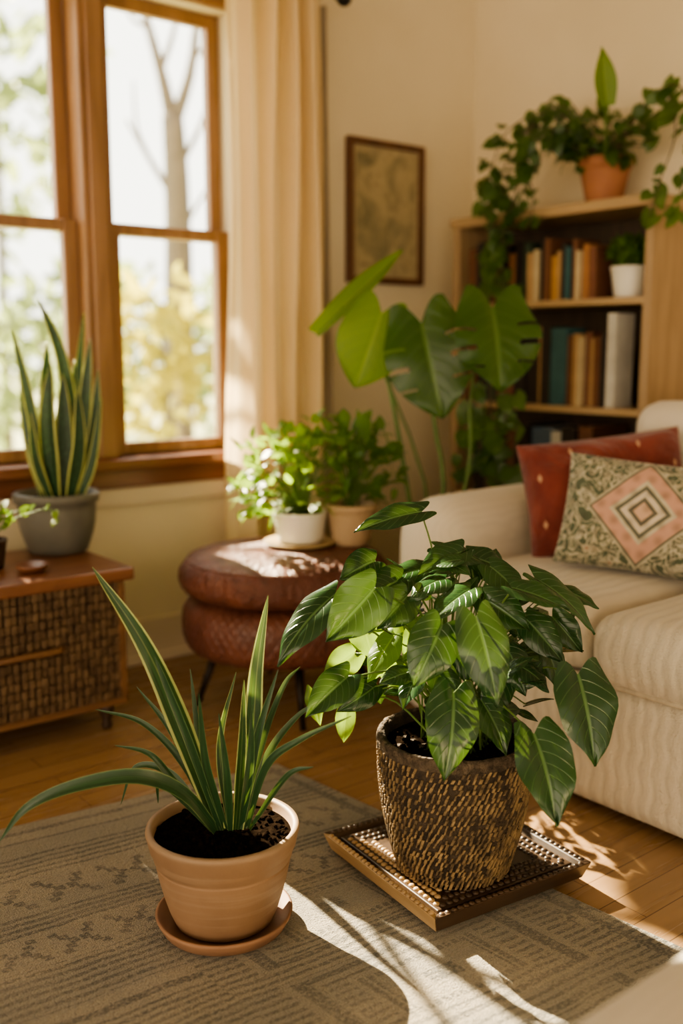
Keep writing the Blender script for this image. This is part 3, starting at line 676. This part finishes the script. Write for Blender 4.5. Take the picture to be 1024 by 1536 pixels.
# ---------------------------------------------------------------- leather ottoman
oc=V((1.725,2.40,0)); R=.295
root=thing('ottoman','round brown leather ottoman on thin dark legs below the curtain','ottoman',oc)
m=MB()
def tuft(r,z,a): return r*(1-.014*abs(math.cos(a*9))**8)
lathe(m,oc.x,oc.y,[(.001,.338),(R-.07,.338),(R-.020,.343),(R+.006,.360),(R+.015,.386),(R+.012,.412),(R-.004,.436),(R-.035,.453),(R-.09,.4602),(R-.2,.4608),(.001,.461)],128,0,tuft); m.build('cushion',M['leather'],root)
m=MB(); tube(m,[(oc.x+(R-.014)*math.cos(2*PI*k/60),oc.y+(R-.014)*math.sin(2*PI*k/60),.441) for k in range(61)],.004,.004,8); m.build('piping',M['leather'],root)
m=MB(); lathe(m,oc.x,oc.y,[(.001,.175),(R-.05,.175),(R-.018,.180),(R-.002,.198),(R+.006,.225),(R+.008,.26),(R+.004,.295),(R-.012,.322),(R-.055,.336),(.001,.337)],128,0,tuft); m.build('body',M['quilt'],root)
for k in range(4):
    a=PI*.25+k*PI/2+.35; dx,dy=math.cos(a),math.sin(a)
    m=MB(); tube(m,[(oc.x+dx*.2,oc.y+dy*.2,.18),(oc.x+dx*.265,oc.y+dy*.265,.0008)],.014,.008,10); m.build('leg',M['iron'],root)
# saucer + bright plant
pc=onz(450,817,.4615); 
m=MB(); lathe(m,pc.x,pc.y,[(.001,.4618),(.085,.4618),(.106,.470),(.109,.475),(.106,.477),(.09,.472),(.001,.472)],48)
tag(m.build('saucer',M['saucerwood'],origin=pc),'pale wooden saucer under the white pot on the ottoman','saucer')
root=thing('potted_plant','bushy bright green plant in a white pot on the leather ottoman','potted plant',(pc.x,pc.y,.4728))
pot(root,M['white_pot'],pc.x,pc.y,.068,.08,.4728,.565,rimh=.012,rim=.002,inner=.015)
lm=MB();sm=MB(); rt=V((pc.x,pc.y,.56)); d1=pc.dot(FW)
bushy(lm,sm,rt,at(435,712,d1-.02),(.18,.16,.15),150,.040,shell=.45)
bushy(lm,sm,rt,at(470,665,d1+.02),(.13,.13,.09),60,.036,shell=.3)
bushy(lm,sm,rt,at(385,745,d1-.05),(.07,.07,.07),36,.038,shell=.2)
lm.build('foliage',M['leaf_bush'],root,recalc=False); sm.build('stem',M['stem'],root)
pc=V((1.93,2.335,.4615)); root=thing('potted_plant','bushy duller green plant in a tan pot at the right edge of the ottoman','potted plant',pc)
pot(root,M['tan_pot'],pc.x,pc.y,.056,.076,pc.z,pc.z+.125,rimh=.02,rim=.004)
lm=MB();sm=MB(); rt=pc+UP*.12
bushy(lm,sm,rt,at(553,700,3.03),(.10,.10,.12),75,.047,shell=.35); bushy(lm,sm,rt,at(525,665,3.06),(.10,.10,.09),36,.043,shell=.3)
for q in ((545,640),(575,690),(505,640)): bushy(lm,sm,rt,at(*q,3.0),(.04,.04,.03),8,.047,shell=.1)
lm.build('foliage',M['leaf_bush2'],root,recalc=False); sm.build('stem',M['stem'],root)

# ---------------------------------------------------------------- sofa
root=thing('sofa','cream ribbed linen sofa with wide rounded arm along right wall','sofa',(2.27,.9,0))
m=MB(); rbox(m,1.815,2.74,-.35,1.92,.02,.315,.03,16); weld(m.build('base',M['linen'],root))
m=MB(); rbox(m,1.865,2.76,1.885,2.105,.02,.64,.108,24,(.015,0,.008)); weld(m.build('arm',M['linenp'],root))
m=MB(); rbox(m,1.85,2.76,-.55,-.345,.02,.64,.09,14); weld(m.build('arm',M['linenp'],root))
m=MB(); rbox(m,2.62,2.77,-.35,1.895,.30,.78,.06,14); weld(m.build('back',M['linenp'],root))
for a,b,x in ((1.365,1.887,1.815),(.52,1.355,1.785),(-.34,.51,1.785)):
    m=MB(); rbox(m,x,2.62,a,b,.312,.475,.06,20,(.012,0,.022),0,.004); weld(m.build('seat_cushion',M['linen'],root))
for a,b in ((1.0,1.80),(.08,.99),(-.34,.07)):
    m=MB(); rbox(m,2.53,2.68,a,b,.47,.89,.074,16,(.02,0,.01),0,.004); weld(m.build('back_cushion',M['linenp'],root))
m=MB(); tube(m,[(1.812,y,.318) for y in (-.34,.4,1.0,1.5,1.89)],.008,.008,8); m.build('piping',M['piping'],root)
for x in (1.9,2.65):
    for y in (-.4,2.0):
        m=MB(); lathe(m,x,y,[(.02,.0008),(.024,.02),(.024,.03)],16); m.build('foot',M['darkwood'],root)
def pillow(name,label,w,h,T,mat,c,nxy,lean,roll=0,pw=.55):
    m=MB(); n=30
    for sg in (-1,1):
        vs=[]
        for j in range(n+1):
            for i in range(n+1):
                x=math.sin((-1+2*i/n)*PI/2); z=math.sin((-1+2*j/n)*PI/2)
                t=((1-abs(x)**2.4)*(1-abs(z)**2.4))**pw*(1+.06*math.sin(7*x+3*z)+.04*math.sin(11*z-5*x))
                vs.append((x*w/2*(1-.09*(1-z*z)-.05*(x*x*z*z)),sg*T/2*t,z*h/2*(1-.09*(1-x*x)-.05*(x*x*z*z))))
        m.add(vs,[(j*(n+1)+i,j*(n+1)+i+1,(j+1)*(n+1)+i+1,(j+1)*(n+1)+i) for j in range(n) for i in range(n)])
    o=m.build(name,mat,local=True); weld(o); o.location=c
    o.rotation_euler=(-lean,roll,math.atan2(nxy[0],-nxy[1])); tag(o,label,'cushion'); return o
pillow('throw_pillow','red throw pillow with small pale motifs against the sofa arm',.47,.35,.20,M['red'],(2.295,1.69,.648),(-.62,-.78),math.radians(14),math.radians(-7),.45)
pillow('throw_pillow','green and cream damask throw pillow with pink centre diamond',.43,.305,.15,M['damask'],(2.170,1.48,.628),(-.86,-.5),math.radians(20),math.radians(5),.5)

# ---------------------------------------------------------------- rug
rc=V((1.41,2.0,0)); m=MB(); nx=40; ny=40; Wd=2.9; Ln=2.6; vs=[];uv=[]
for zz in (.0005,.011):
    for j in range(ny+1):
        for i in range(nx+1):
            x=-Wd*i/nx; s=Ln*j/ny
            vs.append(rc+V((x+.08*s,-s-.13*x*(1-s/Ln),zz))); uv.append((-x,s))
c=nx+1; o2=c*(ny+1)
fs=[(o2+j*c+i,o2+j*c+i+1,o2+(j+1)*c+i+1,o2+(j+1)*c+i) for j in range(ny) for i in range(nx)]
def idx(j,i): return j*c+i
ring=[idx(0,i) for i in range(nx)]+[idx(j,nx) for j in range(ny)]+[idx(ny,nx-i) for i in range(nx)]+[idx(ny-j,0) for j in range(ny)]
fs+=[(ring[k],ring[(k+1)%len(ring)],ring[(k+1)%len(ring)]+o2,ring[k]+o2) for k in range(len(ring))]
m.add(vs,fs,uv); o=m.build('rug',M['rug'],origin=rc,smooth=False); tag(o,'beige woven rug with dark stripes and geometric motifs on the floor','rug')
ZR=.0115
# ---------------------------------------------------------------- strap leaf plant
p1=onz(337,1385,ZR); d1=p1.dot(FW)
m=MB(); lathe(m,p1.x,p1.y,[(.001,ZR),(.098,ZR),(.112,ZR+.006),(.122,ZR+.024),(.124,ZR+.030),(.119,ZR+.031),(.108,ZR+.012),(.001,ZR+.011)],64)
tag(m.build('saucer',M['saucer'],origin=p1),'round terracotta saucer under the tan pot on the rug','saucer')
root=thing('strap_leaf_plant','striped long-leaved plant in a tan clay pot on terracotta saucer','potted plant',(p1.x,p1.y,ZR+.012))
b0=ZR+.012; z1=.205
m=MB(); pr=[(.001,b0),(.080,b0),(.089,b0+.006),(.099,b0+.03),(.108,b0+.06),(.1155,b0+.09),(.121,b0+.118),(.1212,b0+.120),(.1195,b0+.122),(.1235,b0+.126),(.1275,b0+.142),(.1285,b0+.145),(.131,b0+.148),(.136,b0+.172),(.1375,z1-.006),(.136,z1),(.128,z1+.001),(.1245,z1-.004),(.12,z1-.035),(.001,z1-.036)]
lathe(m,p1.x,p1.y,pr,80); m.build('pot',M['pot1'],root)
m=MB(); disc(m,p1.x,p1.y,.1225,z1-.018,60,amp=.003,crumbs=330)
m.build('soil',M['soil'],root,recalc=False)
SL=[([(322,1240),(272,1090),(215,965),(138,850)],20,(0,-.02,-.04,-.04),1),([(362,1238),(378,1110),(386,1000),(402,893)],17,(0,.02,.03,.04),1),
 ([(318,1243),(275,1190),(205,1165),(110,1180),(40,1212),(-2,1264)],13,(0,-.05,-.1,-.13,-.14,-.14),0),([(318,1240),(275,1145),(215,1085),(143,1064)],6.5,(0,.03,.05,.06),0),
 ([(330,1240),(302,1130),(285,1003)],7,(0,.01,.03),0),([(345,1240),(330,1120),(354,1008)],7,(0,.05,.06),1),([(368,1238),(385,1110),(417,1004)],7.5,(0,-.01,-.01),0),
 ([(312,1243),(262,1165),(205,1150),(181,1207)],6.5,(0,.04,.07,.08),0),([(380,1236),(400,1150),(450,1110),(527,1074)],7.5,(0,-.03,-.06,-.09),0),([(374,1238),(398,1140),(440,1080),(486,1046)],6.5,(0,.03,.06,.07),0),
 ([(356,1240),(362,1130),(366,1020)],9,(0,-.02,-.02),1),([(336,1240),(310,1150),(298,1040)],8,(0,-.03,-.05),0),([(310,1243),(255,1165),(222,1130),(172,1118)],6,(0,-.02,-.03,-.03),0),
 ([(346,1242),(340,1160),(328,1070)],7,(0,-.03,-.04),0),([(366,1240),(374,1150),(378,1055)],8,(0,-.03,-.04),0),([(326,1242),(290,1130),(250,1030),(232,985)],7,(0,-.04,-.05,-.05),0),([(306,1240),(262,1190),(238,1175),(237,1205)],5,(0,.05,.06,.07),0),([(384,1240),(430,1165),(470,1150)],5.5,(0,-.05,-.07),0),
 ([(372,1238),(392,1120),(425,1030),(450,1000)],6,(0,.04,.05,.06),0),([(324,1240),(262,1105),(205,1030)],6,(0,.04,.06),0)]
for pts,w,dd,st in SL:
    n=len(pts); pts=[((pts[0][0]-345)*.75+345,pts[0][1]+4)]+list(pts[1:]); q=[at(a,b,d1+dd[i]) for i,(a,b) in enumerate(pts)]
    m=MB(); hint=-FW*.75+UP*.55+RT*random.uniform(-.25,.25)
    strap(m,q,w*d1/1531,hint,26,.35,.4,2.2,.55); m.build('leaf',M['strap'] if st else M['strapdark'],root,recalc=False)

# ---------------------------------------------------------------- tray
tc=V((1.385,1.352,ZR)); tr=thing('tray','square dark carved wooden tray with pale edge under the woven planter','tray',tc,math.radians(-7))
hs=.165
m=MB(); box(m,-hs,hs,-hs,hs,.024,.038); m.build('base',M['traydark'],tr,smooth=False,local=True,bevel=.002)
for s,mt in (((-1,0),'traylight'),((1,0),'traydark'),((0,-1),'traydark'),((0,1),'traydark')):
    m=MB(); n=V((s[0],s[1],0)); t=V((-s[1],s[0],0)); q=[]
    for off,z in ((hs-.006,.018),(hs+.012,.042),(hs+.027,.044),(hs+.014,.008)):
        for k in (-1,1): q.append(n*off+t*k*off+UP*z)
    m.add(q,[(0,1,3,2),(2,3,5,4),(4,5,7,6),(6,7,1,0),(0,2,4,6),(1,7,5,3)]); r_=m.build('rim',M[mt],tr,smooth=False,local=True,bevel=.002)
    m=MB()
    for k in range(26):
        a=(-1+2*(k+.5)/26)*(hs+.012); c=n*(hs+.019)+t*a+UP*.0422; ball(m,c,(.0065,.0065,.004 if mt=='traydark' else .005),8,6)
    for k in range(20):
        for rr in (0,1,2):
            a=(-1+2*(k+.5)/20)*(hs-.012-rr*.02); c=n*(hs-.012-rr*.017)+t*a+UP*.038; ball(m,c,(.0068,.0068,.004),8,6)
    m.build('carved_beading',M[mt],r_,local=True)
for x in (-.11,.11):
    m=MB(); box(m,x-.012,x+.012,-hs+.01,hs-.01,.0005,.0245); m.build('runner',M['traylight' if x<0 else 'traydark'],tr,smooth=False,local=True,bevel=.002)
# ---------------------------------------------------------------- heart leaf plant
p2=V((1.345,1.315,ZR+.0425)); d2=p2.dot(FW)
root=thing('heart_leaf_plant','large plant with dark heart-shaped leaves in a woven bark planter','potted plant',p2)
zb=p2.z; zt=.316; rb=.108; rt2=.147
def rad(t): return rb+(rt2-rb)*t+.012*math.sin(PI*t)
m=MB(); pr=[(.001,zb),(rb-.010,zb),(rb-.003,zb+.003)]+[(rad(k/12),zb+.006+(zt-zb-.006)*k/12) for k in range(13)]+[(rt2-.004,zt+.003),(rt2-.013,zt),(rt2-.02,zt-.04),(.001,zt-.04)]
lathe(m,p2.x,p2.y,pr,72); pt=m.build('pot',M['bark_pot'],root)
m=MB(); rows=24
for j in range(rows):
    t=.02+.89*j/(rows-1); z=zb+(zt-zb)*t; nb=74
    for i in range(nb):
        a=2*PI*(i+.5*(j%2)*.6+random.uniform(-.18,.18))/nb; r=rad(t)
        o=V((math.cos(a),math.sin(a),0)); tg=V((-math.sin(a),math.cos(a),0)); upv=(UP+o*.17).normalized()
        ax=(upv*.96+tg*random.uniform(.25,.5)).normalized(); c=V((p2.x,p2.y,z))+o*(r+.0002)
        if random.random()<.93: obox(m,c,tg*random.uniform(.0017,.0031),o*.0028,ax*random.uniform(.0045,.0075))
m.build('woven_strands',M['strand'],pt,smooth=False,bevel=.001)
m=MB(); random.seed(3)
def rough(r,z,a): return r+.002*math.sin(a*23+z*90)*math.sin(a*9)+random.uniform(-.001,.001)
lathe(m,p2.x,p2.y,[(rad(.92),zb+(zt-zb)*.92),(rad(.94)+.002,zb+(zt-zb)*.93),(rad(.97)+.003,zb+(zt-zb)*.97),(rad(1)+.003,zt-.002),(rad(1)+.001,zt+.004),(rad(1)-.005,zt+.005),(rad(1)-.010,zt),(rad(1)-.013,zt-.03)],120,0,rough)
m.build('fibre_rim',M['rimfibre'],pt)
m=MB(); disc(m,p2.x,p2.y,rt2-.014,zt-.018,amp=.006,crumbs=200); m.build('soil',M['soil'],root,recalc=False)
HL=[(632,768,519,800,52,1.86,1.80,'h','u'),(562,842,503,872,62,1.84,1.80,'h',0),(562,882,488,963,86,1.70,1.66,'h',0),(502,893,402,1006,72,1.74,1.66,'h','l'),(522,1015,450,1083,66,1.70,1.64,'h',0),
 (545,935,562,998,66,1.86,1.84,'b',0),(605,925,575,985,66,1.88,1.86,'b',0),(662,938,620,1032,82,1.64,1.60,'h',0),(714,926,748,1062,82,1.60,1.55,'h',0),(680,1040,668,1172,90,1.62,1.56,'h',0),
 (722,1052,764,1142,68,1.68,1.63,'h',0),(866,1012,893,1150,108,1.66,1.60,'h',0),(800,1102,836,1240,100,1.60,1.53,'h',0),(768,882,864,918,58,1.68,1.64,'h','u'),(802,868,906,958,56,1.74,1.72,'h','u'),
 (692,828,618,868,58,1.84,1.78,'h','u'),(655,822,736,846,58,1.88,1.86,'h','u'),(735,850,795,905,58,1.82,1.76,'h',0),(640,852,560,880,56,1.86,1.8,'h','u'),(705,885,640,935,70,1.74,1.68,'h',0),
 (728,900,802,952,66,1.72,1.66,'h',0),(790,930,852,1002,60,1.76,1.72,'h',0),(828,925,878,985,54,1.82,1.8,'h',0),(602,868,542,905,66,1.82,1.76,'h',0),(590,955,545,1030,58,1.80,1.76,'b',0),
 (632,1005,600,1072,54,1.72,1.68,'h',0),(762,975,792,1052,60,1.74,1.7,'h',0),(690,955,702,1035,60,1.74,1.70,'h',0),(562,1030,500,1072,50,1.80,1.76,'h',0),(532,980,478,1022,54,1.86,1.84,'b',0),
 (820,975,842,1042,50,1.8,1.78,'h',0),(520,1060,514,1122,36,1.86,1.86,'b',0),(470,1035,480,1095,36,1.88,1.86,'b',0),(668,868,606,900,60,1.78,1.72,'h','u'),(705,835,775,862,54,1.9,1.9,'h','u'),
 (610,895,560,950,70,1.74,1.7,'h',0),(650,1000,690,1062,60,1.70,1.66,'h',0),(755,1020,722,1080,56,1.72,1.68,'h',0),(780,1000,830,1040,50,1.7,1.66,'h',0),(560,905,515,940,60,1.78,1.74,'h',0),(470,930,430,985,50,1.84,1.82,'h','l'),(845,885,905,915,40,1.84,1.82,'h','u'),(640,940,600,1000,60,1.8,1.76,'b',0),(580,990,620,1045,52,1.84,1.84,'b',0)]
sm=MB(); sroot=V((p2.x,p2.y,zt-.02))
def heartstem(b,r=.0026):
    a=random.uniform(0,2*PI); q=sroot+V((math.cos(a),math.sin(a),0))*random.uniform(.01,.07); mid=q.lerp(b,.55)+UP*(.03+.12*(b-q).length)+V((0,0,0))
    tube(sm,crv([q,mid,b],10),r,r*.6,6)
for bx,by,tx,ty,w,db,dt,k,o in HL:
    b=at(bx,by,db+.04); t=at(tx,ty,dt+.04)
    if o=='u': nn=UP*.85-FW*.5+rv(.3)
    elif o=='l': nn=UP*.6-FW*.6-RT*.4+rv(.2)
    else: nn=-FW*.75+UP*.5+rv(.5 if w<80 else .3)
    big=1.02 if w>80 else .92
    m=MB(); heart(m,b,b.lerp(t,1.0 if w>80 else .90),w*big*db/1531,nn,.17,random.uniform(.12,.30),random.uniform(.10,.30),.18,14,10,rip=.04,acc=1.05,wide=.33)
    m.build('leaf',M['leaf_heart'] if k=='h' else M['leaf_bright'],root,recalc=False); heartstem(b)
lm=MB(); cc=V((p2.x,p2.y,.50))+FW*.02
for i in range(85):
    while True:
        q=rv()
        if .3<q.length<1: break
    p=cc+V((q.x*.21,q.y*.21,q.z*.18+.0)); o=(p-sroot).normalized(); d=(o*.7+rv(.5)-UP*.45).normalized(); l=random.uniform(.035,.062)
    heart(lm,p,p+d*l,l*.75,UP*.6+o*.4+rv(.6)-FW*.3,.17,.2,.2,.18,8,6,acc=1.0)
    if i%2==0: heartstem(p,.0022)
lm.build('foliage',M['leaf_heart'],root,recalc=False); sm.build('stem',M['stem'],root)

# ---------------------------------------------------------------- foreground pouf
pr=MB(); rbox(pr,.66,1.32,.02,.585,ZR+.0008,.41,.07,16,(0,0,.012)); o=weld(pr.build('pouf',M['linenp'],origin=(1.0,.3,ZR)))
tag(o,'beige upholstered pouf corner in the nearest right foreground','pouf')

# ---------------------------------------------------------------- light
w=NT('sky_glow',True); tcn=w.n('ShaderNodeTexCoord'); sp=w.n('ShaderNodeSeparateXYZ'); w.put(sp.inputs[0],tcn.outputs['Generated'])
fy=E(w,sp.outputs[1]).ss(-.1,.45); lx=(E(w,sp.outputs[0])*-1.0).ss(.1,.9)
bg=w.n('ShaderNodeBackground'); back=w.mix(lx,(1.02,.82,.57),(3.1,2.5,1.74)); w.put(bg.inputs[0],w.mix(fy,back,(3.1,2.98,2.65))); bg.inputs[1].default_value=1.0
w.put(w.out.inputs[0],bg.outputs[0]); S.world=w.m
sd=bpy.data.lights.new('sun','SUN'); sd.energy=38; sd.angle=.006; sd.color=(1,.83,.57); so=bpy.data.objects.new('sun',sd); COL.objects.link(so)
so.rotation_euler=V((-.03,-1,-.635)).to_track_quat('-Z','Y').to_euler(); so.location=(2,8,6)
